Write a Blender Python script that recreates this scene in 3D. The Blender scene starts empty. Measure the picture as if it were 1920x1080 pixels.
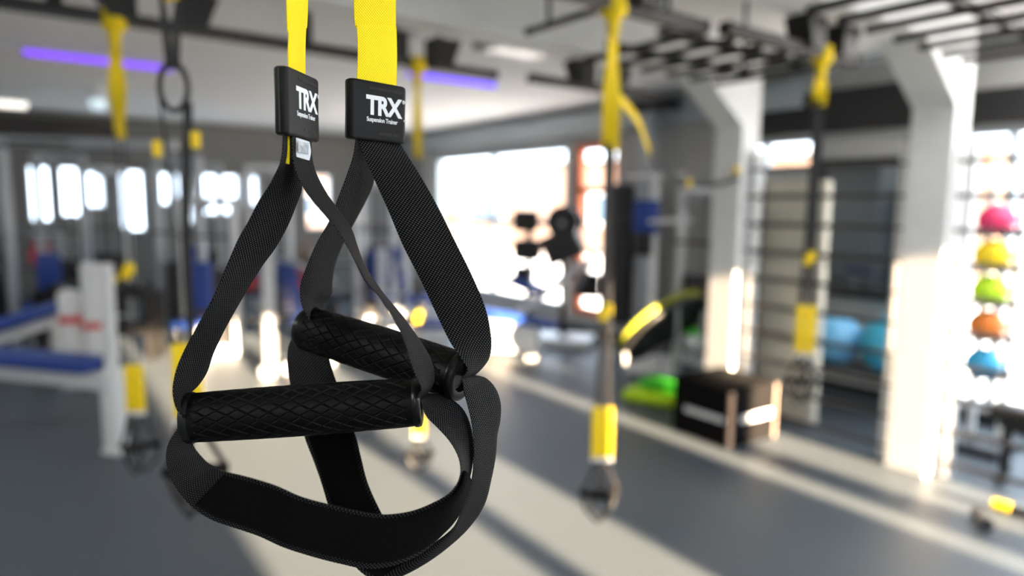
import bpy, bmesh, math, random
import numpy as np
from mathutils import Vector, Matrix
random.seed(7)
S = bpy.context.scene
COL = S.collection

# ------------------------------------------------------------------ camera
CAM_H, HEAD, TILT, ROLL, FPX = 1.65, math.radians(36.87), math.radians(6.9), math.radians(0.6), 1280.0
_Z = Vector((0, 0, 1))
_fh = Vector((math.sin(HEAD), math.cos(HEAD), 0)); _rh = Vector((math.cos(HEAD), -math.sin(HEAD), 0))
FWD = _fh * math.cos(TILT) - _Z * math.sin(TILT)
_u = _Z * math.cos(TILT) + _fh * math.sin(TILT)
RGT = _rh * math.cos(ROLL) + _u * math.sin(ROLL)
UPV = _u * math.cos(ROLL) - _rh * math.sin(ROLL)
EYE = Vector((0, 0, CAM_H))
cd = bpy.data.cameras.new('camera'); cam = bpy.data.objects.new('camera', cd); COL.objects.link(cam)
m = Matrix((RGT, UPV, -FWD)).transposed().to_4x4(); m.translation = EYE
cam.matrix_world = m
cd.sensor_width = 36; cd.lens = 24; cd.clip_start = 0.02; cd.clip_end = 300
cd.dof.use_dof = True; cd.dof.focus_distance = 0.455; cd.dof.aperture_fstop = 2.7; cd.dof.aperture_blades = 0
S.camera = cam

def at(x, y, d):
    """real point at picture position (x, y) of the 1920x1080 frame, d metres along the view axis"""
    return EYE + (FWD + RGT * ((x - 960) / FPX) + UPV * ((540 - y) / FPX)) * d

# ------------------------------------------------------------------ light
w = bpy.data.worlds.new('sky'); S.world = w; w.use_nodes = True
bg = w.node_tree.nodes['Background']; bg.inputs[0].default_value = (0.76, 0.88, 1.0, 1); bg.inputs[1].default_value = 6.6
sd = bpy.data.lights.new('sun', 'SUN'); sun = bpy.data.objects.new('sun', sd); COL.objects.link(sun)
sd.energy = 128; sd.color = (1.0, 0.71, 0.44); sd.angle = math.radians(0.9)
sun.rotation_euler = Vector((0.03, 1, -0.176)).to_track_quat('-Z', 'Y').to_euler()
def portal(loc, sx, sy, direction):
    l = bpy.data.lights.new('window_daylight', 'AREA'); l.shape = 'RECTANGLE'; l.size = sx; l.size_y = sy
    l.cycles.is_portal = True
    o = bpy.data.objects.new('window_daylight', l); COL.objects.link(o); o.location = loc
    o.rotation_euler = Vector(direction).to_track_quat('-Z', 'Z').to_euler()
S.view_settings.view_transform = 'Standard'; S.view_settings.look = 'None'
S.view_settings.gamma = 1.0; S.view_settings.use_curve_mapping = False
S.view_settings.exposure = 0.3
try:
    S.cycles.use_denoising = True; S.cycles.max_bounces = 10; S.cycles.diffuse_bounces = 5
    S.cycles.transparent_max_bounces = 12; S.cycles.sample_clamp_indirect = 6.0
    S.cycles.caustics_reflective = False; S.cycles.caustics_refractive = False
except Exception: pass

# ------------------------------------------------------------------ materials
def mat(name, col, rough=0.5, metal=0.0, vary=0.08, scale=40.0, bump=0.0, emit=None, estr=0.0, spec=0.5):
    M = bpy.data.materials.new(name); M.use_nodes = True; nt = M.node_tree; N = nt.nodes; L = nt.links
    b = N['Principled BSDF']; b.inputs['Roughness'].default_value = rough; b.inputs['Metallic'].default_value = metal
    b.inputs['Specular IOR Level'].default_value = spec
    tc = N.new('ShaderNodeTexCoord'); nz = N.new('ShaderNodeTexNoise'); nz.inputs['Scale'].default_value = scale
    nz.inputs['Detail'].default_value = 4
    L.new(tc.outputs['Object'], nz.inputs['Vector'])
    r = N.new('ShaderNodeValToRGB')
    lo = [max(0, c * (1 - vary)) for c in col]; hi = [min(1, c * (1 + vary)) for c in col]
    r.color_ramp.elements[0].color = (*lo, 1); r.color_ramp.elements[1].color = (*hi, 1)
    r.color_ramp.elements[0].position = 0.3; r.color_ramp.elements[1].position = 0.7
    L.new(nz.outputs['Fac'], r.inputs[0]); L.new(r.outputs[0], b.inputs['Base Color'])
    if bump:
        bp = N.new('ShaderNodeBump'); bp.inputs['Strength'].default_value = bump; bp.inputs['Distance'].default_value = 0.002
        L.new(nz.outputs['Fac'], bp.inputs['Height']); L.new(bp.outputs[0], b.inputs['Normal'])
    if emit:
        b.inputs['Emission Color'].default_value = (*emit, 1); b.inputs['Emission Strength'].default_value = estr
    return M

def webbing(name, dark, light, per=0.00105, thr=0.15, rough=0.6, bumpd=0.0003):
    """woven strap: threads from the strap's own UV (metres across, metres along)"""
    M = bpy.data.materials.new(name); M.use_nodes = True; nt = M.node_tree; N = nt.nodes; L = nt.links
    b = N['Principled BSDF']; b.inputs['Roughness'].default_value = rough
    b.inputs['Specular IOR Level'].default_value = 0.1
    uv = N.new('ShaderNodeUVMap'); uv.uv_map = 'UVMap'
    sp = N.new('ShaderNodeSeparateXYZ'); L.new(uv.outputs[0], sp.inputs[0])
    def sn(sock):
        a = N.new('ShaderNodeMath'); a.operation = 'MULTIPLY'; a.inputs[1].default_value = math.pi / per; L.new(sock, a.inputs[0])
        c = N.new('ShaderNodeMath'); c.operation = 'SINE'; L.new(a.outputs[0], c.inputs[0]); return c.outputs[0]
    p = N.new('ShaderNodeMath'); p.operation = 'MULTIPLY'; L.new(sn(sp.outputs[0]), p.inputs[0]); L.new(sn(sp.outputs[1]), p.inputs[1])
    mr = N.new('ShaderNodeMapRange'); mr.interpolation_type = 'SMOOTHSTEP'
    mr.inputs['From Min'].default_value = thr; mr.inputs['From Max'].default_value = 0.75
    L.new(p.outputs[0], mr.inputs['Value'])
    mx = N.new('ShaderNodeMix'); mx.data_type = 'RGBA'; mx.inputs[6].default_value = (*dark, 1); mx.inputs[7].default_value = (*light, 1)
    L.new(mr.outputs[0], mx.inputs[0]); L.new(mx.outputs[2], b.inputs['Base Color'])
    bp = N.new('ShaderNodeBump'); bp.inputs['Strength'].default_value = 0.7; bp.inputs['Distance'].default_value = bumpd
    L.new(p.outputs[0], bp.inputs['Height']); L.new(bp.outputs[0], b.inputs['Normal'])
    return M

def glassmat(name, tint=(0.96, 0.98, 1.0), refl=0.06):
    M = bpy.data.materials.new(name); M.use_nodes = True; nt = M.node_tree; N = nt.nodes; L = nt.links
    N.remove(N['Principled BSDF']); out = N['Material Output']
    t = N.new('ShaderNodeBsdfTransparent'); t.inputs[0].default_value = (*tint, 1)
    g = N.new('ShaderNodeBsdfGlossy'); g.inputs['Roughness'].default_value = 0.02
    x = N.new('ShaderNodeMixShader'); x.inputs[0].default_value = refl
    L.new(t.outputs[0], x.inputs[1]); L.new(g.outputs[0], x.inputs[2]); L.new(x.outputs[0], out.inputs[0])
    return M

K = dict(
    floor=mat('rubber_floor', (0.066, 0.081, 0.097), 0.48, vary=0.16, scale=160, bump=0.1, spec=0.32),
    ceil=mat('painted_ceiling', (0.83, 0.83, 0.82), 0.9, vary=0.02, scale=3),
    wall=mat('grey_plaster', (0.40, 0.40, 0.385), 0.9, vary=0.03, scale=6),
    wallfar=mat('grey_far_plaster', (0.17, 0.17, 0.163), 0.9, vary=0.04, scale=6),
    globe=mat('frosted_lamp', (0.7, 0.8, 0.85), 0.4, emit=(0.7, 0.9, 1.0), estr=0.6),
    darkband=mat('dark_fascia', (0.007, 0.007, 0.008), 0.6),
    conc=mat('painted_concrete', (0.80, 0.80, 0.79), 0.75, vary=0.03, scale=12, bump=0.1),
    alu=mat('window_aluminium', (0.42, 0.47, 0.50), 0.45, 0.3, vary=0.03),
    orange=mat('orange_frame', (0.62, 0.14, 0.03), 0.5, vary=0.04),
    glass=glassmat('window_glass'),
    mirror=mat('dark_mirror', (0.22, 0.25, 0.27), 0.04, 1.0, vary=0.02),
    steel=mat('black_steel', (0.006, 0.0058, 0.0056), 0.5, 0.0, vary=0.15),
    rung=mat('dark_wood_rung', (0.03, 0.03, 0.034), 0.5, vary=0.15),
    white=mat('white_steel', (0.78, 0.79, 0.79), 0.4, vary=0.03),
    grey=mat('silver_steel', (0.38, 0.41, 0.44), 0.4, 0.3, vary=0.05),
    blue=mat('blue_vinyl', (0.007, 0.042, 0.25), 0.5, vary=0.1),
    black=mat('black_vinyl', (0.007, 0.007, 0.0075), 0.5, vary=0.15),
    plate=mat('iron_plate', (0.014, 0.014, 0.016), 0.45, 0.0, vary=0.2),
    red=mat('red_plastic', (0.62, 0.03, 0.035), 0.45, vary=0.06),
    yellowp=mat('yellow_plastic', (0.98, 0.68, 0.004), 0.45, vary=0.05),
    yellowf=mat('yellow_fabric', (0.98, 0.67, 0.002), 0.7, vary=0.08, scale=200),
    lime=mat('lime_plastic', (0.50, 0.80, 0.01), 0.45, vary=0.05),
    olive=mat('olive_lime_skirt', (0.26, 0.27, 0.012), 0.6, vary=0.1),
    green=mat('green_plastic', (0.06, 0.55, 0.03), 0.45, vary=0.05),
    lblue=mat('light_blue_rubber', (0.18, 0.50, 0.80), 0.4, vary=0.05),
    tblue=mat('teal_blue_rubber', (0.05, 0.42, 0.64), 0.4, vary=0.05),
    cyan=mat('cyan_rubber', (0.02, 0.35, 0.62), 0.45, vary=0.05),
    orangep=mat('orange_rubber', (0.75, 0.20, 0.02), 0.45, vary=0.05),
    pink=mat('red_pink_rubber', (0.75, 0.03, 0.14), 0.45, vary=0.05),
    wood=mat('pale_plywood', (0.21, 0.165, 0.14), 0.6, vary=0.12, scale=30),
    bboard=mat('matt_black_board', (0.004, 0.0037, 0.004), 0.85, vary=0.2, spec=0.08),
    print=mat('white_print', (0.62, 0.64, 0.66), 0.6, vary=0.25, scale=60),
    mat_beige=mat('beige_mat_vinyl', (0.58, 0.55, 0.46), 0.7, vary=0.05),
    brick=mat('pale_brick', (0.15, 0.105, 0.085), 0.9, vary=0.10, scale=4),
    pave=mat('pale_paving', (0.75, 0.74, 0.72), 0.9, vary=0.05, scale=3),
    purple=mat('purple_led', (0.3, 0.1, 0.9), 0.5, emit=(0.20, 0.025, 1.0), estr=1.25),
    violet=mat('violet_led', (0.3, 0.1, 0.9), 0.5, emit=(0.09, 0.03, 1.0), estr=1.4),
    lampw=mat('lamp_diffuser', (0.9, 0.9, 0.88), 0.5, emit=(1.0, 0.95, 0.85), estr=1.5),
    panel=mat('fill_light_panel', (0.9, 0.9, 0.9), 0.5, emit=(1.0, 0.98, 0.95), estr=36.0),  # strong glow for the added fill panels
    rubber=mat('grip_rubber', (0.0022, 0.0021, 0.002), 0.45, vary=0.1, scale=300, spec=0.13),
    cap=mat('grip_cap', (0.006, 0.0062, 0.0065), 0.3, vary=0.1, spec=0.3),
    sleeve=mat('moulded_rubber', (0.0035, 0.0037, 0.0042), 0.5, vary=0.12, scale=500, spec=0.2),
    emboss=mat('moulded_letters', (0.006, 0.006, 0.006), 0.6),
    letter=mat('white_letters', (0.85, 0.87, 0.88), 0.5, vary=0.03),
    velvet=mat('black_velvet', (0.0025, 0.0022, 0.0022), 0.95, vary=0.5, scale=900, bump=0.5, spec=0.08),
    tag=mat('white_tag', (0.75, 0.78, 0.82), 0.5, vary=0.03),
    tagprint=mat('grey_tag_print', (0.28, 0.30, 0.32), 0.3, 0.6, vary=0.6, scale=300),
    webk=webbing('black_webbing', (0.0008, 0.0008, 0.0009), (0.095, 0.095, 0.099), thr=0.38, per=0.00118, rough=0.75),
    weby=webbing('yellow_webbing', (1.0, 0.73, 0.0), (1.0, 0.90, 0.05), per=0.00105, thr=-0.2),
)

# ------------------------------------------------------------------ mesh helpers
def smooth(me, ang=0.6):
    me.polygons.foreach_set('use_smooth', [True] * len(me.polygons))
    try: me.set_sharp_from_angle(angle=ang)
    except Exception: pass
def link(name, me, material, parent=None):
    o = bpy.data.objects.new(name, me); COL.objects.link(o)
    if material is not None: me.materials.append(K[material])
    if parent is not None: o.parent = parent
    return o
def _orient(bm, vs, c, rot):
    M = Matrix.Translation(c)
    if rot is not None: M = M @ (rot if isinstance(rot, Matrix) else Matrix.Rotation(rot, 4, 'Z'))
    bmesh.ops.transform(bm, matrix=M, verts=vs)
def sbox(bm, c, s, rot=None, bev=0.0):
    r = bmesh.ops.create_cube(bm, size=1.0); vs = r['verts']
    bmesh.ops.scale(bm, vec=s, verts=vs)
    if bev:
        es = list({e for v in vs for e in v.link_edges})
        g = bmesh.ops.bevel(bm, geom=es, offset=min(bev, min(s) * 0.45), segments=2, affect='EDGES', profile=0.5)
        vs = list({v for f in g['faces'] for v in f.verts} | {v for v in vs if v.is_valid})
    _orient(bm, vs, Vector(c), rot)
def scyl(bm, p0, p1, r, n=14, r2=None):
    p0, p1 = Vector(p0), Vector(p1); d = p1 - p0
    g = bmesh.ops.create_cone(bm, cap_ends=True, segments=n, radius1=r, radius2=r if r2 is None else r2, depth=d.length)
    M = Matrix.Translation((p0 + p1) / 2) @ d.to_track_quat('Z', 'Y').to_matrix().to_4x4()
    bmesh.ops.transform(bm, matrix=M, verts=g['verts'])
def ssph(bm, c, r, sc=(1, 1, 1), u=20, v=12):
    g = bmesh.ops.create_uvsphere(bm, u_segments=u, v_segments=v, radius=r)
    bmesh.ops.scale(bm, vec=sc, verts=g['verts']); bmesh.ops.translate(bm, vec=Vector(c), verts=g['verts'])
def stube(bm, pts, r, n=8, closed=False):
    P = [Vector(p) for p in pts]; rings = []; N = len(P); ref = None
    for i, p in enumerate(P):
        a = P[(i - 1) % N] if closed or i else P[0]; b = P[(i + 1) % N] if closed or i < N - 1 else P[-1]
        t = (b - a).normalized()
        if ref is None: ref = t.orthogonal()
        ref = (ref - t * ref.dot(t)).normalized(); q = t.cross(ref)
        rr = r[i] if isinstance(r, (list, tuple)) else r
        rings.append([bm.verts.new(p + (ref * math.cos(2 * math.pi * k / n) + q * math.sin(2 * math.pi * k / n)) * rr) for k in range(n)])
    for i in range(N if closed else N - 1):
        A, B = rings[i], rings[(i + 1) % N]
        for k in range(n): bm.faces.new((A[k], A[(k + 1) % n], B[(k + 1) % n], B[k]))
    if not closed: bm.faces.new(rings[0][::-1]); bm.faces.new(rings[-1])
def sprism(bm, poly, thick, M):
    """poly: 2-D outline in local x,z; extruded along local y; M places it"""
    vs = [bm.verts.new(M @ Vector((x, s * thick / 2, z))) for s in (-1, 1) for x, z in poly]; n = len(poly)
    bm.faces.new(vs[:n]); bm.faces.new(vs[n:][::-1])
    for i in range(n): bm.faces.new((vs[i], vs[n + i], vs[n + (i + 1) % n], vs[(i + 1) % n]))
SH = dict(box=sbox, cyl=scyl, sph=ssph, tube=stube, prism=sprism)
def part(parent, name, material, *shapes, label=None, sm=True):
    bm = bmesh.new()
    for s in shapes:
        kw = s[-1] if isinstance(s[-1], dict) else {}
        SH[s[0]](bm, *[a for a in s[1:] if not isinstance(a, dict)], **kw)
    bmesh.ops.recalc_face_normals(bm, faces=bm.faces[:])
    me = bpy.data.meshes.new(name); bm.to_mesh(me); bm.free()
    if sm: smooth(me)
    o = link(name, me, material, parent)
    if label: o['label'] = label
    return o
def tag(o, label, cat, group=None):
    o['label'] = label; o['category'] = cat
    if group: o['group'] = group
    return o
def thing(name, label, cat, loc=(0, 0, 0), rz=0.0, group=None):
    o = bpy.data.objects.new(name, None); COL.objects.link(o); o.empty_display_size = 0.1
    o.location = loc; o.rotation_euler = (0, 0, rz)
    return tag(o, label, cat, group)
def struct(o, label=None):
    o['kind'] = 'structure'
    if label: o['label'] = label
    return o
def ribbon(name, material, edges, parent, thick=0.0018, sub=8, cross=6, off=0.0, inset=(0.0, 0.0), uvoff=0.0):
    """strap from pairs of edge points (3-D), smooth along its length"""
    A = [Vector(e[0]) for e in edges]; B = [Vector(e[1]) for e in edges]
    def cr(P):
        out = []; n = len(P)
        for i in range(n - 1):
            p0, p1, p2, p3 = P[max(i - 1, 0)], P[i], P[i + 1], P[min(i + 2, n - 1)]
            for k in range(sub):
                t = k / sub
                out.append(0.5 * ((2 * p1) + (p2 - p0) * t + (2 * p0 - 5 * p1 + 4 * p2 - p3) * t * t + (3 * p1 - p0 - 3 * p2 + p3) * t ** 3))
        out.append(P[-1]); return out
    A, B = cr(A), cr(B); n = len(A)
    bm = bmesh.new(); uvl = bm.loops.layers.uv.new('UVMap')
    top, bot, vv = [], [], []; acc = 0.0
    for i in range(n):
        a, b = A[i], B[i]
        a, b = a.lerp(b, inset[0]), b.lerp(a, inset[1])
        c = (A[i] + B[i]) / 2
        if i: acc += (c - (A[i - 1] + B[i - 1]) / 2).length
        vv.append(acc)
        t = ((A[min(i + 1, n - 1)] + B[min(i + 1, n - 1)]) - (A[max(i - 1, 0)] + B[max(i - 1, 0)])).normalized()
        nm = (b - a).cross(t).normalized()
        rt, rb = [], []
        for k in range(cross + 1):
            s = k / cross; p = a.lerp(b, s)
            h = thick / 2 * (0.35 if k in (0, cross) else 1.0)
            rt.append(bm.verts.new(p + nm * (off + h))); rb.append(bm.verts.new(p + nm * (off - h)))
        top.append(rt); bot.append(rb)
    W = sum((A[i] - B[i]).length for i in range(n)) / n
    def quad(vs, uvs):
        f = bm.faces.new(vs)
        for l, q in zip(f.loops, uvs): l[uvl].uv = q
    for i in range(n - 1):
        for k in range(cross):
            u0, u1 = uvoff + W * k / cross, uvoff + W * (k + 1) / cross
            q = [(u0, vv[i]), (u1, vv[i]), (u1, vv[i + 1]), (u0, vv[i + 1])]
            quad((top[i][k], top[i][k + 1], top[i + 1][k + 1], top[i + 1][k]), q)
            quad((bot[i + 1][k], bot[i + 1][k + 1], bot[i][k + 1], bot[i][k]), [q[3], q[2], q[1], q[0]])
        for k in (0, cross):
            q = [(0, vv[i]), (0.001, vv[i]), (0.001, vv[i + 1]), (0, vv[i + 1])]
            v4 = (top[i][k], top[i + 1][k], bot[i + 1][k], bot[i][k])
            quad(v4 if k == 0 else v4[::-1], q)
    bm.faces.new(top[0][::-1] + bot[0]) ; bm.faces.new(top[-1] + bot[-1][::-1])
    bmesh.ops.recalc_face_normals(bm, faces=bm.faces[:])
    me = bpy.data.meshes.new(name); bm.to_mesh(me); bm.free(); smooth(me, 1.0)
    return link(name, me, material, parent)
def edges_px(st, wid):
    """strap stations (left x, y, right x, y, mean depth, lean): lean > 0 puts the right edge farther, so that the strap keeps its width"""
    out = []
    for lx, ly, rx, ry, d, s in st:
        a, b = at(lx, ly, d), at(rx, ry, d); lat = (a - b).length
        de = math.sqrt(max(wid * wid - lat * lat, 0.0)) * s
        out.append((at(lx, ly, d - de / 2), at(rx, ry, d + de / 2)))
    return out
def holed_wall(name, axis, c, thick, u0, u1, z0, z1, holes, material):
    us = sorted({u0, u1, *[h[0] for h in holes], *[h[1] for h in holes]}); zs = sorted({z0, z1, *[h[2] for h in holes], *[h[3] for h in holes]})
    bm = bmesh.new()
    for a, b in zip(us, us[1:]):
        col = []                                   # merge the solid cells of each column of the wall
        for p, q in zip(zs, zs[1:]):
            mu, mz = (a + b) / 2, (p + q) / 2
            if any(h[0] < mu < h[1] and h[2] < mz < h[3] for h in holes): continue
            if col and col[-1][1] == p: col[-1][1] = q
            else: col.append([p, q])
        for p, q in col:
            cc = ((a + b) / 2, c, (p + q) / 2) if axis == 'Y' else (c, (a + b) / 2, (p + q) / 2)
            ss = (b - a, thick, q - p) if axis == 'Y' else (thick, b - a, q - p)
            sbox(bm, cc, ss)
    me = bpy.data.meshes.new(name); bm.to_mesh(me); bm.free()
    return struct(link(name, me, material))
WN = [0]
def window(axis, c, u0, u1, z0, z1, inward, mull=(), trans=(), fr=0.05, fmat='alu', label=None):
    WN[0] += 1
    o = bpy.data.objects.new('window_%d' % WN[0], None); COL.objects.link(o); struct(o, label)
    def bx(a, b, p, q, th, dz=0.0):
        cc = ((a + b) / 2, c + dz, (p + q) / 2) if axis == 'Y' else (c + dz, (a + b) / 2, (p + q) / 2)
        return ('box', cc, (b - a, th, q - p) if axis == 'Y' else (th, b - a, q - p))
    part(o, 'window_frame', fmat, bx(u0, u1, z0, z0 + fr, .09), bx(u0, u1, z1 - fr, z1, .09), bx(u0, u0 + fr, z0 + fr, z1 - fr, .09), bx(u1 - fr, u1, z0 + fr, z1 - fr, .09))
    us = [u0 + fr, *mull, u1 - fr]; zs = [z0 + fr, *trans, z1 - fr]
    for u in mull: part(o, 'mullion', fmat, bx(u - fr / 2, u + fr / 2, z0 + fr, z1 - fr, .08))
    for z in trans: part(o, 'transom', fmat, bx(u0 + fr, u1 - fr, z - fr / 2, z + fr / 2, .075))
    for a, b in zip(us, us[1:]):
        for p, q in zip(zs, zs[1:]): part(o, 'pane', 'glass', bx(a, b, p, q, .012), sm=False)
    s = (u1 - u0 - .06, z1 - z0 - .06)
    loc = ((u0 + u1) / 2, c - .1 * inward[1], (z0 + z1) / 2) if axis == 'Y' else (c - .1 * inward[0], (u0 + u1) / 2, (z0 + z1) / 2)
    portal(loc, s[0], s[1], inward)
    return o

# ------------------------------------------------------------------ the room
X0, X1, Y0, Y1, HC = -4.0, 6.0, -4.0, 11.7, 2.88
struct(part(None, 'floor', 'floor', ('box', ((X0 + X1) / 2, (Y0 + Y1) / 2, -.05), (X1 - X0 + .4, Y1 - Y0 + .4, .1))), 'blue-grey speckled rubber gym floor')
struct(part(None, 'ceiling', 'ceil', ('box', ((X0 + X1) / 2, (Y0 + Y1) / 2, HC + .06), (X1 - X0 + .4, Y1 - Y0 + .4, .12))), 'white painted ceiling')
# right wall (x = 6): big windows, orange-framed window, high window, windows behind the wall bars
RW = [(6.82, 10.25, .25, 2.47), (5.88, 6.68, .25, 2.44), (3.36, 4.2, 1.99, 2.31), (-1.6, 2.24, .12, 2.27)]
holed_wall('wall_right', 'X', X1 + .1, .2, Y0 - .2, Y1 + .2, 0, HC, RW, 'wall')
window('X', X1 + .08, 6.82, 10.25, .25, 2.47, (-1, 0, 0), mull=(8.57,), trans=(1.42,), fr=.085, label='wide two-bay window behind the black-padded machine')
window('X', X1 + .08, 5.88, 6.68, .25, 2.44, (-1, 0, 0), trans=(1.85,), fr=.085, fmat='orange', label='narrow window in an orange-red frame')
window('X', X1 + .08, 3.36, 4.2, 1.99, 2.31, (-1, 0, 0), mull=(3.95,), label='small high window above the wall bars')
window('X', X1 + .08, -1.6, 2.24, .12, 2.27, (-1, 0, 0), mull=(.3, 1.9), trans=(1.75,), label='long bright window behind the medicine ball rack')
# far wall (y = 11.7): a row of small windows under a dark fascia
FW = [(0.35, 0.62, 1.35, 2.14), (0.72, 1.0, 1.42, 2.14), (1.04, 1.28, 1.55, 2.14), (1.44, 1.80, 1.2, 2.12), (1.98, 2.16, 1.6, 2.1), (2.22, 2.48, 1.3, 2.1), (2.62, 3.18, 1.45, 2.1), (3.26, 3.5, 1.6, 2.1), (4.3, 4.75, 1.2, 2.15)]
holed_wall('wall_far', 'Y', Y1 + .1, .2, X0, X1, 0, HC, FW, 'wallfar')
for i, h in enumerate(FW):
    window('Y', Y1 + .08, *h, (0, -1, 0), fr=.03, fmat='white', label='small upright window in the far wall')
# wall behind the photographer: floor-length windows that let the low sun in
BW = [(0.62, 1.72, .12, 2.45), (1.80, 2.34, .12, 2.45), (3.46, 3.72, .12, 2.45), (3.90, 4.44, .12, 2.45)]
holed_wall('wall_behind', 'Y', Y0 - .1, .2, X0, X1, 0, HC, BW, 'wall')
for h in BW:
    mm = (4.85,) if h[1] > 5 else ()
    window('Y', Y0 - .08, *h, (0, 1, 0), mull=mm, fr=.04, label='floor-length window behind the photographer')
struct(part(None, 'wall_left', 'wall', ('box', (X0 - .1, (Y0 + Y1) / 2, HC / 2), (.2, Y1 - Y0 + .4, HC))))
struct(part(None, 'trim_1', 'darkband', ('box', (.35, Y1 - .06, 2.60), (2.3, .12, .36))), 'black fascia board high on the far wall')
struct(part(None, 'trim_2', 'darkband', ('box', (X1 - .05, 3.3, 2.50), (.10, 1.9, .36))), 'black fascia above the small high window')
struct(part(None, 'trim_3', 'darkband', ('box', (X1 - .05, .3, 2.41), (.10, 3.9, .26))), 'black fascia above the long bright window')
struct(part(None, 'trim_4', 'alu', ('box', (X1 - .06, 7.6, 2.68), (.12, 8.2, .24))), 'grey bulkhead above the wide window')
struct(part(None, 'baseboard_right', 'darkband', ('box', (X1 - .012, 3.8, .05), (.024, 15.6, .10))))
# two portal frames: column with haunch, beam overhead
for i, yc in enumerate((1.835, 3.265)):
    wd = .245
    bm = bmesh.new()
    M = Matrix.Translation((0, yc, 0))
    sprism(bm, [(4.5, 0), (4.72, 0), (4.72, 2.88), (X0, 2.88), (X0, 2.58), (4.02, 2.58), (4.5, 2.26)], wd, M)
    bmesh.ops.recalc_face_normals(bm, faces=bm.faces[:])
    me = bpy.data.meshes.new('portal_frame'); bm.to_mesh(me); bm.free()
    o = link('portal_frame', me, 'conc'); struct(o, ['white column with haunch beside the long bright window', 'white column with haunch behind the black plyometric box'][i])
    bv = o.modifiers.new('soft_edges', 'BEVEL'); bv.width = .006; bv.segments = 2; bv.limit_method = 'ANGLE'
# outside
struct(part(None, 'pavement', 'pave', ('box', (26, 6, -.2), (40, 60, .1))), 'bright paving outside the windows')
b = thing('brick_building', 'low pale brick building outside the wide window', 'building', (19, 24, -.15), .25)
part(b, 'wall', 'brick', ('box', (0, 0, 1.7), (6, 34, 3.4)))
part(b, 'roof', 'alu', ('box', (0, 0, 3.48), (6.5, 34.5, .16)))
for k in range(5):
    wi = part(b, 'window', 'white', ('box', (-3.02, -12 + k * 6, 1.7), (.1, 2.0, 1.2))); part(wi, 'pane', 'mirror', ('box', (-3.075, -12 + k * 6, 1.7), (.02, 1.8, 1.0)))

# ------------------------------------------------------------------ ceiling lamps and added fill panels
def lamp_tube(p0, p1, m, label, cat='light'):
    c = (Vector(p0) + Vector(p1)) / 2; d = Vector(p1) - Vector(p0); rz = math.atan2(d.y, d.x); L = d.length
    t = thing('tube_light', label, cat, c, rz)
    part(t, 'housing', 'white', ('box', (0, 0, .02), (L + .06, .05, .03)))
    part(t, 'tube', m, ('cyl', (-L / 2, 0, -.012), (L / 2, 0, -.012), .022), ('sph', (-L / 2, 0, -.012), .022), ('sph', (L / 2, 0, -.012), .022))
lamp_tube((.26, 6.9, 2.845), (1.32, 6.9, 2.845), 'purple', 'purple glowing tube light on the ceiling beside the yellow strap')
lamp_tube((3.1, 5.72, 2.845), (4.04, 5.72, 2.845), 'violet', 'blue-violet tube light behind the end of the rig beam')
for k, z in enumerate((2.78, 2.69)):
    lamp_tube((-.7, 10.9 - k * .3, 2.845), (.36, 10.9 - k * .3, 2.845), 'lampw', ['warm white tube light under the far ceiling edge, the farther of two', 'warm white tube light under the far ceiling edge, the nearer of two'][k])
t = thing('spot_lamp', 'small white cylinder spot lamp on the ceiling near the purple tube', 'lamp', (.95, 8.9, HC))
part(t, 'body', 'white', ('cyl', (0, 0, -.14), (0, 0, 0), .06)); part(t, 'globe', 'globe', ('sph', (0, 0, -.17), .085, (1, 1, .9)))
for i, (px, py) in enumerate([(-2.2, -2.2), (.6, -2.2), (3.4, -2.2), (-2.2, .2), (3.4, .2), (5.4, 1.0), (5.4, -.4), (-2.4, 3.0), (-2.4, 6.0), (-2.4, 9.0)]):  # panels added out of view to brighten the room
    t = thing('fill_panel_light', 'square white fill light added on the ceiling out of view', 'light', (px, py, HC), group='added fill lights out of view')
    part(t, 'frame', 'white', ('box', (0, 0, -.01), (.64, .64, .02))); part(t, 'diffuser', 'panel', ('box', (0, 0, -.024), (.58, .58, .01)))
t = thing('ceiling_vent', 'square white ceiling cassette vent above the rig', 'vent', (2.5, 4.25, HC), .0)
part(t, 'frame', 'conc', ('box', (0, 0, -.02), (.62, .62, .04)))
for k in range(4):
    part(t, 'slot', 'grey', ('box', ((-.24, .24, 0, 0)[k], (0, 0, -.24, .24)[k], -.042), ((.05, .44, .01) if k < 2 else (.44, .05, .01))))
part(t, 'grille', 'grey', ('box', (0, 0, -.042), (.34, .34, .008)))
t = thing('ceiling_duct', 'pale grey boxed duct on the ceiling beside the vent', 'duct', (3.15, 4.1, HC))
part(t, 'casing', 'wall', ('box', (0, 0, -.05), (.55, .5, .10))); part(t, 'flange', 'grey', ('box', (0, 0, -.105), (.45, .4, .012)))

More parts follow.
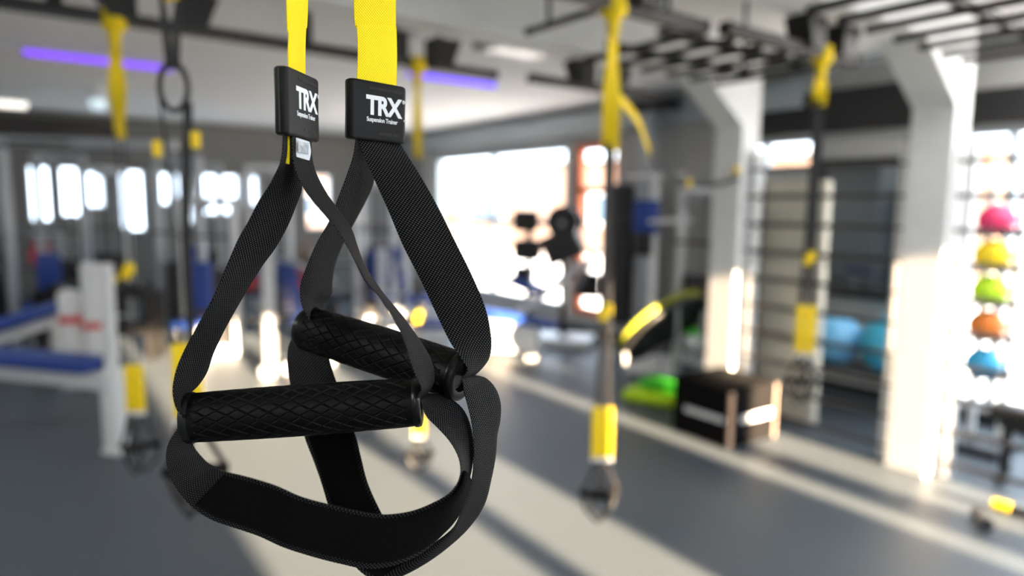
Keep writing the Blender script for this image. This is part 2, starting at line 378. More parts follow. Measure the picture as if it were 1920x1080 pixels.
# ------------------------------------------------------------------ overhead steel rig
ZR = 2.43
def rig_beam(x0, x1, y, label, brackets=(), rods=()):
    t = thing('rig_beam', label, 'beam', ((x0 + x1) / 2, y, ZR), 0, 'black beams of the overhead rig'); L = (x1 - x0) / 2; cx = (x0 + x1) / 2
    part(t, 'beam', 'steel', ('box', (0, 0, 0), (2 * L, .06, .05), None, .005))
    for bx in brackets:
        for s in (-1, 1):
            Mx = Matrix.Translation((bx - cx + s * .14, 0, 0))
            part(t, 'bracket_plate', 'steel', ('prism', [(-.055, .0), (.055, .0), (.055 + .06 * (s > 0), .15), (-.055 - .06 * (s < 0), .15)], .13, Mx))
            part(t, 'hanger_rod', 'steel', ('cyl', (bx - cx + s * .14, 0, .15), (bx - cx + s * .14, 0, (2.58 if abs(y - 1.9) < .15 else HC) - ZR + .01), .015))
    for rx in rods: part(t, 'hanger_rod', 'steel', ('cyl', (rx - cx, 0, .02), (rx - cx, 0, HC - ZR + .01), .03))
    for e in (-L, L): part(t, 'end_cap', 'steel', ('box', (e, 0, 0), (.012, .066, .056)))
    return t
rig_beam(-1.6, 2.46, 3.48, 'black rig beam carrying two hanging trainers below the purple tube', (.62, 1.93), (.24, 1.3))
rig_beam(2.68, 3.8, 3.40, 'short black rig beam in front of the grey bulkhead', (3.25,))
rig_beam(-1.6, 2.52, 1.985, 'black rig beam carrying the two nearer hanging trainers', (.42, 1.97))
rig_beam(2.60, 3.72, 1.93, 'black rig beam ending beside the haunched column', (3.40,))
rig_beam(-1.2, 2.3, .42, 'black rig beam carrying the foreground trainer overhead', (.19,))
def ladder(xs, y0, y1, label):
    t = thing('monkey_bars', label, 'monkey bars', ((xs[0] + xs[-1]) / 2, (y0 + y1) / 2, ZR), 0, 'overhead monkey bars'); cx = (xs[0] + xs[-1]) / 2; L = (y1 - y0) / 2
    for x in xs: part(t, 'bar', 'steel', ('cyl', (x - cx, -L, 0), (x - cx, L, 0), .019, 12))
    for yy in (-L * .45, L * .45):
        part(t, 'rail', 'steel', ('box', (0, yy, .035), (xs[-1] - xs[0] + .1, .035, .035)))
        for e in (-1, 1): part(t, 'hanger_rod', 'steel', ('cyl', (e * (xs[-1] - xs[0]) / 2, yy, .03), (e * (xs[-1] - xs[0]) / 2, yy, HC - ZR + .01), .012))
ladder([2.58, 2.80, 3.02, 3.24, 3.46, 3.68], 2.03, 2.80, 'set of overhead black bars between the two white beams')
ladder([2.62, 2.86, 3.10, 3.36, 3.62, 3.87, 4.12], .25, 1.56, 'set of overhead black bars in front of the column with haunch')
t = thing('cross_bar', 'thin black cross bar under the ceiling from the rig beam', 'bar', (1.97, 2.28, ZR)); part(t, 'bar', 'steel', ('cyl', (0, -.2, .0), (0, .24, 0), .016)); part(t, 'end_cap', 'steel', ('cyl', (0, .235, 0), (0, .25, 0), .02)); part(t, 'hanger_rod', 'steel', ('cyl', (0, .1, 0), (0, .1, HC - ZR + .01), .01))
t = thing('cross_bar', 'short black cross bar near the yellow foreground straps', 'bar', (.62, 2.4, ZR + .02)); part(t, 'bar', 'steel', ('cyl', (0, -.38, .0), (0, .1, 0), .018)); part(t, 'end_cap', 'steel', ('cyl', (0, .095, 0), (0, .11, 0), .022)); part(t, 'hanger_rod', 'steel', ('cyl', (0, -.1, 0), (0, -.1, HC - ZR - .01), .01))

# ------------------------------------------------------------------ hanging trainers in the background
def trainer(label, x, y, rz, zy, zb, s0, s1, zbot, spread=.035, wy=.05, loop=False, hw=.016):
    t = thing('suspension_trainer', label, 'suspension trainer', (x, y, 0), rz, 'suspension trainers hanging in the gym')
    part(t, 'anchor_wrap', 'yellowf', ('sph', (0, 0, ZR - .02), .055, (1.0, .95, .75)), ('cyl', (0, 0, ZR - .12), (0, 0, ZR - .03), .022, 12, .03), ('box', (.0, 0, ZR + .005), (.085, .1, .065), None, .015))
    E_ = []
    for k in range(7):
        u = k / 6; z = (ZR - .05) * (1 - u) + zy * u; a = .5 * math.sin(u * 5); h = wy * (.5 if u < .2 else (.62 if u < .5 else .8)) * .9
        E_.append(((-h * math.cos(a), -h * math.sin(a), z), (h * math.cos(a), h * math.sin(a), z)))
    ribbon('yellow_strap', 'yellowf', E_, t, .006, 4, 2)
    if loop:
        ribbon('equalizer_strap', 'black', [((-.026, 0, zy + .02), (-.018, 0, zy + .02)), ((-.024, 0, zy - .06), (-.004, 0, zy - .06)), ((-.018, 0, zy - .17), (.0, 0, zy - .17))], t, .012, 6, 2)
        ribbon('equalizer_strap', 'black', [((.018, 0, zy + .02), (.026, 0, zy + .02)), ((.004, 0, zy - .06), (.024, 0, zy - .06)), ((.0, 0, zy - .17), (.018, 0, zy - .17))], t, .012, 6, 2)
        ring = [(.036 * math.cos(a), 0, zy - .215 + .06 * math.sin(a)) for a in [k * math.pi / 12 for k in range(24)]]
        part(t, 'equalizer_loop', 'black', ('tube', ring, .008, 8, True))
        zy -= .28
    for s in (-1, 1):
        if loop: hw = .012 if s > 0 else .004
        ribbon('black_strap', 'black', [((s * (.030 if loop else .012) - hw, s * .012, zy + .03), (s * (.030 if loop else .012) + hw, s * .012, zy + .03)), ((s * spread * .4 - hw, s * .01, (zy + s0) / 2), (s * spread * .4 + hw, s * .01, (zy + s0) / 2)), ((s * spread * .7 - hw, 0, s0 - .02), (s * spread * .7 + hw, 0, s0 - .02))], t, .004, 6, 2)
        part(t, 'buckle', 'yellowp', ('box', (s * (.05 if loop else spread * .3), .0, zb + s * .012), (.022, .02, .045) if loop else (.036, .03, .05), None, .006))
        part(t, 'adjuster_sleeve', 'yellowf', ('box', (s * spread * .72, 0, (s0 + s1) / 2), (.044, .022, s0 - s1), None, .008))
        part(t, 'label_band', 'tag', ('box', (s * spread * .72, 0, s1 - .008), (.046, .024, .018), None, .004))
        hh = s1 - zbot; cx = s * spread * .72; g = Matrix.Rotation(.5 * s, 3, 'Z'); gz = s1 - hh * .55
        q = lambda a, b_, z: Vector((cx, s * .02, 0)) + g @ Vector((a, b_, 0)) + Vector((0, 0, z))
        part(t, 'handle_strap', 'black', ('tube', [q(0, 0, s1 - .01), q(-.03, .0, s1 - hh * .3), q(-.066, 0, gz), q(-.05, .01, gz - hh * .25), q(0, .015, zbot + .01), q(.05, .01, gz - hh * .25), q(.066, 0, gz), q(.03, 0, s1 - hh * .3), q(0, 0, s1 - .01)], .0085, 8))
        part(t, 'handle_grip', 'rubber', ('cyl', q(-.07, 0, gz), q(.07, 0, gz), .016, 14))
    return t
A_ = math.radians
trainer('suspension trainer with wide yellow strap crossing the purple tube light', .45, 3.48, A_(-35), 1.92, 1.34, .91, .69, .38, hw=.004, spread=.028)
trainer('suspension trainer with a black oval loop and two small yellow tabs below it', .385, 1.985, A_(-35), 2.16, 1.80, 1.27, 1.06, .77, spread=.024, loop=True, hw=.006)
trainer('suspension trainer with thin yellow strap crossing the blue-violet tube light', 1.93, 3.48, A_(-35), 1.91, 1.0, .40, .28, .05, hw=.005, spread=.02, wy=.036)
trainer('suspension trainer with thick yellow strap hanging alone over the sunlit floor', 1.97, 1.985, A_(-35), 1.87, 1.22, .82, .60, .31, hw=.012, spread=.032)
trainer('suspension trainer hanging in front of the wall bars and beige mat', 3.40, 1.93, A_(-55), 2.17, 1.39, 1.14, .88, .60)
# trailing strap hooked from the rig to the second column
t = thing('trailing_strap', 'thin yellow and black strap sagging from the trainer to the column', 'strap')
P0 = [Vector((1.985, 1.985, 2.10)), at(1195, 225, 3.12), at(1218, 285, 3.5)]; P1 = [at(1218, 285, 3.5), at(1240, 318, 3.8), at(1290, 343, 4.3), at(1340, 346, 4.8), at(1385, 332, 5.1), Vector((4.49, 3.17, 1.93))]
def flat(P, h): return [(p + Vector((0, 0, h)), p - Vector((0, 0, h))) for p in P]
ribbon('yellow_strap', 'yellowf', flat(P0, .022), t, .004, 6, 2); ribbon('black_strap', 'black', flat(P1, .02), t, .006, 6, 2)
part(t, 'hook', 'yellowp', ('sph', P1[-1], .03)); part(t, 'slide_buckle', 'yellowp', ('box', P1[2], (.03, .03, .05), None, .006))

# ------------------------------------------------------------------ wall bars between and beside the columns
def wall_bars(y0, y1, label, ztop=1.97):
    t = thing('wall_bars', label, 'wall bars', (4.62, (y0 + y1) / 2, 0), 0, 'stall bars along the columns'); L = (y1 - y0) / 2
    for s in (-1, 1): part(t, 'upright', 'white', ('box', (.02, s * (L - .05), ztop / 2 + .05), (.10, .05, ztop + .1), None, .006))
    for k in range(10): part(t, 'rung', 'rung', ('cyl', (-.015, -L, ztop - .03 - k * .205), (-.015, L, ztop - .03 - k * .205), .018, 12))
wall_bars(1.97, 3.14, 'white-sided wall bars with dark rungs between the two white columns')
wall_bars(.35, 1.70, 'wall bars with dark rungs in front of the medicine ball rack')
t = thing('gym_mat', 'tall beige folding gym mat standing behind the wall bars', 'mat', (4.82, 2.86, 0))
for k in range(3): part(t, 'mat_panel', 'mat_beige', ('box', (0, 0, .03 + .61 * (k + .5)), (.09, .50, .60), None, .02))
part(t, 'edge_binding', 'rung', ('box', (0, .255, .93), (.095, .012, 1.8)))

t = thing('wall_mirror', 'dark framed wall mirror above the blue exercise balls', 'mirror', (X1 - .03, 2.86, 0))
part(t, 'glass', 'mirror', ('box', (0, 0, 1.48), (.02, .86, 1.10)))
part(t, 'frame', 'steel', ('box', (0, -.45, 1.48), (.05, .05, 1.2)), ('box', (0, .45, 1.48), (.05, .05, 1.2)), ('box', (0, 0, 2.06), (.05, .95, .05)), ('box', (0, 0, .90), (.05, .95, .05)))
t = thing('ball_rack', 'low black rack holding two blue exercise balls', 'rack', (5.5, 2.62, 0))
part(t, 'rail', 'steel', ('box', (-.14, 0, .38), (.04, 1.0, .04))); part(t, 'rail', 'steel', ('box', (.14, 0, .38), (.04, 1.0, .04)))
for sx in (-.14, .14):
    for sy in (-.46, .46): part(t, 'leg', 'steel', ('box', (sx, sy, .18), (.04, .04, .36)))
    part(t, 'lower_rail', 'steel', ('box', (sx, 0, .12), (.03, .9, .03)))
for (yy, r, m_, lb) in ((2.86, .215, 'lblue', 'pale blue exercise ball on the low black rack'), (2.40, .235, 'tblue', 'deep blue exercise ball on the low black rack beside the column')):
    t = thing('exercise_ball', lb, 'ball', (5.5, yy, .40 + math.sqrt(r * r - .12 ** 2) * .98), 0, 'blue exercise balls')
    part(t, 'shell', m_, ('sph', (0, 0, 0), r, (1, 1, .98), 32, 20)); part(t, 'valve', 'white', ('cyl', (-r - .002, 0, 0), (-r + .01, 0, 0), .012))
t = thing('medicine_ball_rack', 'white tower rack holding five coloured medicine balls', 'rack', (5.4, 1.74, 0))
for s in (-1, 1): part(t, 'post', 'white', ('box', (.13, s * .09, .95), (.04, .04, 1.9)))
part(t, 'base', 'steel', ('box', (0, 0, .03), (.45, .4, .06), None, .01))
mb = [('pink', 1.585, 'red'), ('yellowp', 1.345, 'yellow'), ('lime', 1.105, 'lime green'), ('orangep', .865, 'orange'), ('cyan', .60, 'sky blue')]
for m_, z, nm in mb:
    part(t, 'cradle', 'steel', ('box', (-.01, -.075, z - .105), (.30, .02, .02)), ('box', (-.01, .075, z - .105), (.30, .02, .02)), ('box', (.12, 0, z - .105), (.03, .2, .02)))
for m_, z, nm in mb:
    u = thing('medicine_ball', '%s medicine ball on the white tower rack' % nm, 'ball', (5.37, 1.74, z), 0, 'medicine balls on the tower rack')
    part(u, 'shell', m_, ('sph', (0, 0, 0), .112, (1, 1, 1), 28, 18))
    part(u, 'seam', 'black', ('tube', [(.1125 * math.cos(a), 0, .1125 * math.sin(a)) for a in [k * math.pi / 16 for k in range(32)]], .004, 6, True))
t = thing('workout_bench', 'dark flat bench behind the lower wall bars', 'bench', (5.05, 1.05, 0), .2)
part(t, 'pad', 'black', ('box', (0, 0, .40), (.28, 1.0, .08), None, .03)); part(t, 'frame', 'steel', ('box', (0, 0, .33), (.06, .9, .05)))
for s in (-1, 1): part(t, 'leg', 'steel', ('box', (0, s * .4, .16), (.05, .05, .30))); part(t, 'foot', 'steel', ('box', (0, s * .4, .015), (.4, .05, .03)))
t = thing('weighted_bar', 'dark weighted bar with yellow end lying on the floor by the wall bars', 'bar', (4.33, 1.02, .03), A_(-90))
part(t, 'bar', 'steel', ('cyl', (-.2, 0, 0), (.55, 0, 0), .026)); part(t, 'end_grip', 'yellowp', ('cyl', (-.27, 0, 0), (-.19, 0, 0), .03)); part(t, 'end_grip', 'yellowp', ('cyl', (.54, 0, 0), (.62, 0, 0), .03))
t = thing('ankle_weight', 'small dark hand weight lying on the floor near the weighted bar', 'weight', (4.05, 1.25, .0), .6)
part(t, 'handle', 'grey', ('cyl', (-.05, 0, .035), (.05, 0, .035), .012)); part(t, 'head', 'rung', ('cyl', (-.075, 0, .035), (-.04, 0, .035), .035)); part(t, 'head', 'rung', ('cyl', (.04, 0, .035), (.075, 0, .035), .035))

# ------------------------------------------------------------------ plyometric box, step, trampoline
t = thing('plyometric_box', 'black plyometric jump box with pale plywood edge and white print', 'box', (4.18, 2.96, 0), A_(-3))
part(t, 'side_panel', 'bboard', ('box', (-.246, .012, .20), (.018, .486, .40))); part(t, 'side_panel', 'bboard', ('box', (.246, 0, .20), (.018, .51, .40)))
part(t, 'end_panel', 'bboard', ('box', (.0, -.246, .20), (.474, .018, .40))); part(t, 'end_panel', 'bboard', ('box', (.0, .246, .20), (.474, .018, .40)))
part(t, 'top_panel', 'bboard', ('box', (0, 0, .408), (.516, .516, .018), None, .004))
part(t, 'plywood_edge', 'wood', ('box', (-.2395, -.2465, .20), (.033, .024, .398)), label='pale bare plywood edge'); part(t, 'plywood_edge', 'wood', ('box', (.2465, -.256, .20), (.018, .004, .398)))
part(t, 'print_band', 'print', ('box', (-.256, -.03, .19), (.002, .36, .045))); part(t, 'print_band', 'print', ('box', (.03, -.256, .19), (.34, .002, .05)))
t = thing('aerobic_step', 'lime green aerobic step left of the black box', 'step', (4.46, 3.74, 0), A_(20))
part(t, 'platform', 'green', ('box', (.02, .02, .155), (.30, .40, .05), None, .02)); part(t, 'riser', 'lime', ('box', (-.10, .10, .055), (.22, .46, .10), None, .04)); part(t, 'riser', 'green', ('box', (.10, .0, .065), (.14, .34, .13), None, .02))
# tilted rebounder trampoline
t = thing('rebounder_trampoline', 'round black rebounder trampoline with lime rim, tilted up on its frame', 'trampoline')
c = at(1243, 612, 6.3); ax = (at(1322, 556, 6.3) - at(1163, 668, 6.3)).normalized(); vw = (c - EYE).normalized(); up = ax.cross(vw).normalized()
if up.z < 0: up = -up
bx_ = (vw * .95 - up * .30).normalized(); nr = ax.cross(bx_).normalized()
ring = [c + (ax * math.cos(a) + bx_ * math.sin(a)) * .44 for a in [k * math.pi / 24 for k in range(48)]]
tn = nr if nr.z > 0 else -nr
part(t, 'rim', 'olive', ('tube', [p + tn * .035 for p in ring], .028, 10, True))
ring2 = [p - tn * .03 for p in ring]
part(t, 'frame_hoop', 'black', ('tube', ring2, .025, 8, True))
bm = bmesh.new(); cv = [bm.verts.new(p + nr * s) for s in (-.008, .008) for p in ring]
bm.faces.new(cv[:48]); bm.faces.new(cv[48:][::-1]); [bm.faces.new((cv[k], cv[48 + k], cv[48 + (k + 1) % 48], cv[(k + 1) % 48])) for k in range(48)]
bmesh.ops.recalc_face_normals(bm, faces=bm.faces[:]); me = bpy.data.meshes.new('jump_mat'); bm.to_mesh(me); bm.free(); link('jump_mat', me, 'black', t)
for k in (3, 14, 27, 40):
    p = ring2[k]; part(t, 'leg', 'grey', ('cyl', p, (p.x + .04 * (1 if k > 20 else -1), p.y, .0), .016))
t = thing('slam_ball', 'small white and green ball on a wire stand beside the column', 'ball', at(1298, 640, 6.6))
part(t, 'shell', 'white', ('sph', (0, 0, 0), .12, (1, 1, 1), 24, 16)); part(t, 'cap', 'green', ('sph', (0, 0, .028), .105, (1, 1, 1), 24, 16))
zb_ = at(1298, 640, 6.6)
t = thing('ball_stand', 'thin wire stand under the white and green ball', 'stand', (zb_.x, zb_.y, 0))
part(t, 'ring', 'grey', ('tube', [(.075 * math.cos(a), .075 * math.sin(a), zb_.z - .098) for a in [k * math.pi / 8 for k in range(16)]], .008, 6, True))
for k in range(3): a = k * 2.094; part(t, 'leg', 'grey', ('cyl', (.075 * math.cos(a), .075 * math.sin(a), zb_.z - .1), (.13 * math.cos(a), .13 * math.sin(a), 0), .008))

# ------------------------------------------------------------------ gym machines
def stack(t, x, y, z0, z1, wx, wy, n=14):
    h = (z1 - z0) / n
    for k in range(n): part(t, 'weight_plate', 'plate', ('box', (x, y, z0 + h * (k + .5)), (wx, wy, h * .86)))
    for s in (-1, 1): part(t, 'guide_rod', 'grey', ('cyl', (x + s * wx * .3, y, z0 - .05), (x + s * wx * .3, y, 2.0), .012))
def tower(label, loc, rz, h=2.2, pad=True, mirrorx=1, tops=True, col='white', n=14):
    """cable tower with weight stack, seat and pulley arm"""
    t = thing('cable_machine', label, 'gym machine', loc, rz, 'cable machines')
    for s in (-1, 1): part(t, 'upright', col, ('box', (s * .26, 0, h / 2), (.07, .09, h), None, .01))
    part(t, 'crossbar', col, ('box', (0, 0, h - .04), (.6, .08, .09), None, .01)); part(t, 'base', col, ('box', (0, 0, .05), (.6, .12, .09), None, .01))
    stack(t, 0, 0, .12, .95, .34, .10, n)
    part(t, 'pulley', 'grey', ('cyl', (0, -.16, h - .08), (0, -.12, h - .08), .06)); part(t, 'cable', 'steel', ('cyl', (0, -.14, 1.3), (0, -.14, h - .1), .006))
    part(t, 'pulley_arm', col, ('box', (0, -.1, h - .02), (.05, .2, .05)))
    part(t, 'handle', 'black', ('cyl', (-.25, -.14, 1.29), (.25, -.14, 1.29), .016))
    if pad:
        part(t, 'seat_post', 'white', ('box', (0, -.6, .22), (.07, .07, .44))); part(t, 'floor_rail', 'white', ('box', (0, -.35, .05), (.08, .8, .08), None, .01))
        part(t, 'seat', 'blue', ('box', (0, -.6, .47), (.30, .36, .07), None, .025)); part(t, 'back_pad', 'blue', ('box', (0, -.38, .80), (.26, .07, .5), None, .025))
    return t
tower('silver cable tower under the black fascia, beside the pale posts', (.62, 9.9, 0), A_(-30), 2.2, True, col='grey')
tower('silver cable tower with dark weight stack below the yellow strap end', (1.72, 8.9, 0), A_(-40), 2.18, False, col='grey')
tower('white cable tower behind the looped black straps', (1.78, 7.75, 0), A_(-30), 1.7, True)
tower('white cable tower between the foreground strap triangles', (3.0, 9.6, 0), A_(-30), 2.15, True)
tower('white cable tower with blue back pad behind the crossing foreground straps', (4.1, 8.6, 0), A_(-20), 2.0, True)
tower('white cable tower at the near end of the wide window', (5.0, 10.4, 0), A_(-40), 2.25, False)
tower('white cable tower with dark stack against the grey wall by the column', (5.80, 4.48, 0), A_(-90), 1.85, False, col='white', n=18)
tower('silver cable tower in the far corner behind the lifting straps', (2.35, 10.6, 0), A_(-25), 2.2, True, col='grey')
tower('silver cable tower far behind the two red-banded posts', (-.15, 8.6, 0), A_(-30), 2.15, True, col='grey')
tower('white cable tower behind the blue incline bench', (1.15, 10.7, 0), A_(-20), 2.1, False)
t = thing('crossover_beam', 'long pale crossover beam joining the silver cable towers', 'beam', (.45, 9.3, 2.30), A_(-24))
part(t, 'beam', 'grey', ('box', (0, 0, 0), (2.7, .09, .10), None, .01)); part(t, 'pull_up_grip', 'black', ('cyl', (-.3, -.12, -.02), (.3, -.12, -.02), .018)); part(t, 'end_cap', 'white', ('box', (1.355, 0, 0), (.02, .1, .11)))
for s in (-1.2, 1.2): part(t, 'bracket', 'grey', ('box', (s, .0, -.08), (.08, .12, .08)))
# long blue bench with thick white foot in front
t = thing('roller_bench', 'long blue-topped white bench machine with thick white end post', 'gym machine')
pa, pb = at(205, 690, 4.45), at(-40, 672, 4.75); dv = Vector((pb.x - pa.x, pb.y - pa.y, 0)); L = dv.length; t.location = (pa.x, pa.y, 0); t.rotation_euler = (0, 0, math.atan2(dv.y, dv.x))
part(t, 'pad', 'blue', ('box', (.06 + .65, 0, .585), (1.3, .30, .07), None, .025)); part(t, 'frame', 'white', ('box', (.65, 0, .49), (1.4, .13, .11), None, .015))
part(t, 'end_post', 'white', ('box', (-.02, 0, .285), (.12, .10, .57), None, .015)); part(t, 'end_post_foot', 'white', ('box', (-.02, 0, .02), (.14, .12, .04), None, .01)); part(t, 'mast', 'white', ('box', (-.02, 0, .88), (.065, .065, .75), None, .008))
part(t, 'mast_knob', 'yellowp', ('sph', (-.02, -.05, 1.15), .03)); part(t, 'wheel', 'grey', ('cyl', (.12, -.12, .36), (.12, -.06, .36), .05)); part(t, 'rear_leg', 'white', ('box', (1.25, 0, .22), (.08, .08, .44)))
part(t, 'crank_arm', 'grey', ('tube', [(.12, -.12, .36), (.04, -.14, .42), (-.05, -.14, .40)], .012, 8))
# blue incline bench further back
t = thing('incline_bench', 'blue incline bench on a white rail behind the bench machine', 'bench')
pa, pb = at(112, 585, 6.6), at(-60, 640, 6.0); dv = pb - pa; t.location = (pa.x, pa.y, 0); t.rotation_euler = (0, 0, math.atan2(dv.y, dv.x)); L = Vector((dv.x, dv.y)).length
def rot_y(a): return Matrix.Rotation(a, 4, 'Y')
sl = math.atan2(-dv.z, L)
part(t, 'pad', 'blue', ('box', (L / 2, 0, pa.z + dv.z / 2 + .06), (L * 1.05, .30, .07), rot_y(sl), .025)); part(t, 'rail', 'white', ('box', (L / 2, 0, pa.z + dv.z / 2 - .06), (L * 1.05, .12, .10), rot_y(sl), .012))
part(t, 'front_leg', 'white', ('box', (L * .95, 0, (pb.z - .08) / 2), (.07, .07, pb.z - .08))); part(t, 'rear_leg', 'white', ('box', (.05, 0, (pa.z - .08) / 2), (.07, .07, pa.z - .08)))
for s in (.05, L * .95): part(t, 'foot', 'white', ('box', (s, 0, .02), (.07, .5, .04)))
# two padded posts with red bands
for i, (px, zt, lb) in enumerate(((138, .90, 'shorter round white padded post with a red band'), (182, 1.14, 'taller round white padded post with a red band'))):
    p = at(px, 690, 6.0)
    t = thing('padded_post', lb, 'post', (p.x, p.y, 0), .3 * i, 'white padded posts with red bands')
    part(t, 'pad', 'white', ('cyl', (0, 0, .06), (0, 0, zt - .05), .085, 24), ('sph', (0, 0, zt - .06), .085, (1, 1, .6)))
    part(t, 'band', 'red', ('cyl', (0, 0, .60 - .05 * i), (0, 0, .66 - .05 * i), .089, 24), ('box', (.05, -.075, .62 - .05 * i), (.07, .03, .05)))
    part(t, 'base', 'grey', ('cyl', (0, 0, 0), (0, 0, .06), .095, 24)); part(t, 'lower_collar', 'grey', ('cyl', (0, 0, .30), (0, 0, .33), .088, 24))
# seated press in the middle, sunlit post
def press(label, loc, rz, s=1.0, hi=1.25):
    t = thing('press_machine', label, 'gym machine', loc, rz, 'seated press machines')
    part(t, 'main_post', 'white', ('box', (0, 0, hi / 2), (.08, .10, hi), None, .01)); part(t, 'floor_rail', 'white', ('box', (0, -.45, .05), (.09, 1.1, .09), None, .01)); part(t, 'cross_foot', 'white', ('box', (0, -.95, .04), (.6, .09, .08), None, .01))
    part(t, 'seat_post', 'white', ('box', (0, -.5, .24), (.08, .08, .40))); part(t, 'seat', 'blue', ('box', (0, -.5, .46), (.36, .40, .08), None, .03)); part(t, 'back_pad', 'blue', ('box', (0, -.22, .85), (.28, .08, .55), Matrix.Rotation(-.15, 4, 'X'), .03))
    for q in (-1, 1): part(t, 'press_arm', 'grey', ('tube', [(q * .08, 0, hi - .1), (q * .36, -.1, hi - .15), (q * .36, -.5, hi - .35)], .02, 8)); part(t, 'hand_grip', 'black', ('cyl', (q * .36, -.5, hi - .35), (q * .22, -.5, hi - .35), .02))
    return t
press('white press machine with blue seat and sunlit post over the bright floor', (2.0, 6.5, 0), A_(100), hi=1.25)
press('white press machine with blue seat behind the foreground back handle', (3.75, 7.7, 0), A_(70), hi=1.1)
press('white press machine with blue pads far left of the wide window', (4.75, 8.9, 0), A_(60), hi=1.45)
# machine with black pads and discs in front of the window
t = thing('leg_press_machine', 'slanted white leg press with black pads and discs in front of the wide window', 'gym machine', (5.24, 6.17, 0), A_(-53))
part(t, 'base_frame', 'white', ('box', (-.1, 0, .06), (1.2, .5, .10), None, .02)); part(t, 'slanted_rail', 'white', ('cyl', (-.55, -.15, .25), (.38, -.15, 1.0), .045)); part(t, 'slanted_rail', 'white', ('cyl', (-.55, .15, .25), (.38, .15, 1.0), .045))
part(t, 'head_pad', 'black', ('box', (-.32, -.1, 1.47), (.32, .14, .26), None, .06)); part(t, 'back_pad', 'black', ('box', (-.30, -.1, 1.13), (.35, .14, .26), None, .06)); part(t, 'pad_post', 'steel', ('box', (-.30, -.02, .75), (.07, .07, 1.4)))
part(t, 'seat', 'blue', ('box', (-.30, -.15, .72), (.42, .4, .09), Matrix.Rotation(.35, 4, 'Y'), .03)); part(t, 'lower_shroud', 'black', ('box', (-.36, 0, .8), (.22, .2, .25), None, .03))
part(t, 'carriage', 'plate', ('box', (.12, 0, 1.18), (.44, .38, .36), Matrix.Rotation(-.4, 4, 'Y'), .03)); part(t, 'weight_disc', 'plate', ('cyl', (.15, -.26, 1.47), (.15, -.20, 1.47), .19, 24)); part(t, 'weight_disc', 'plate', ('cyl', (.15, .2, 1.45), (.15, .26, 1.45), .17, 24)); part(t, 'disc_hub', 'grey', ('cyl', (.15, -.3, 1.45), (.15, .3, 1.45), .03))
part(t, 'foot_plate', 'grey', ('box', (.42, 0, .95), (.04, .45, .5), Matrix.Rotation(.4, 4, 'Y'), .01)); part(t, 'carriage_post', 'steel', ('box', (.13, 0, .6), (.07, .1, 1.1)))
part(t, 'disc_cover', 'black', ('box', (.40, .1, .72), (.3, .1, .3), None, .03))
t = thing('seat_bench', 'blue-padded low bench with bright white front before the wide window', 'bench', (4.48, 6.02, 0), A_(-50))
part(t, 'pad', 'blue', ('box', (0, 0, .42), (1.1, .3, .08), Matrix.Rotation(.12, 4, 'Y'), .03)); part(t, 'body', 'white', ('box', (0, 0, .2), (.7, .22, .34), None, .06)); part(t, 'foot', 'white', ('box', (-.3, 0, .02), (.08, .5, .04))); part(t, 'foot', 'white', ('box', (.3, 0, .02), (.08, .5, .04)))
t = thing('seat_bench', 'small blue-padded white bench left of the wide window', 'bench', (3.55, 6.2, 0), A_(-20))
part(t, 'pad', 'blue', ('box', (0, 0, .40), (.42, .28, .07), None, .03)); part(t, 'body', 'white', ('box', (0, 0, .29), (.40, .1, .14), None, .02)); part(t, 'leg', 'grey', ('box', (.15, 0, .12), (.06, .06, .24))); part(t, 'leg', 'grey', ('box', (-.15, 0, .12), (.06, .06, .24)))
# grey wall by the column: dark door frame, pale posts, navy stack
t = thing('punch_bag', 'long dark grey punch bag against the wall beside the orange window', 'punch bag', (5.70, 5.55, 0), 0)
part(t, 'bag', 'plate', ('cyl', (0, 0, .35), (0, 0, 1.85), .16, 24), ('sph', (0, 0, 1.85), .16, (1, 1, .4)), ('sph', (0, 0, .35), .16, (1, 1, .4))); part(t, 'chain', 'grey', ('cyl', (0, 0, 1.9), (0, 0, HC), .01)); part(t, 'strap_band', 'rung', ('cyl', (0, 0, 1.5), (0, 0, 1.56), .163, 24))
t = thing('wall_post', 'pale blue-grey square post against the grey wall', 'post', (5.72, 5.18, 0)); part(t, 'shaft', 'grey', ('box', (0, 0, 1.4), (.13, .16, 2.8), None, .01)); part(t, 'foot_plate', 'grey', ('box', (0, 0, .01), (.24, .26, .02))); part(t, 'top_plate', 'darkband', ('box', (-.02, -.1, 2.72), (.2, .5, .1)))
t = thing('chest_machine', 'navy-padded machine with white handles by the grey wall', 'gym machine', (5.36, 4.74, 0), A_(-50))
part(t, 'mast', 'white', ('box', (0, .1, .95), (.08, .08, 1.9), None, .01)); part(t, 'base', 'white', ('box', (0, -.1, .04), (.5, .6, .08), None, .01)); part(t, 'chest_pad', 'blue', ('box', (-.08, -.02, 1.55), (.26, .10, .34), None, .03)); part(t, 'lower_pad', 'black', ('box', (-.1, -.02, 1.28), (.18, .10, .26), None, .03)); part(t, 'handle', 'white', ('cyl', (-.05, -.1, 1.5), (.38, -.1, 1.52), .022)); part(t, 'handle', 'white', ('cyl', (-.3, -.1, 1.95), (.3, -.1, 1.97), .02)); part(t, 'handle_mount', 'white', ('box', (0, .0, 1.93), (.06, .24, .06)))
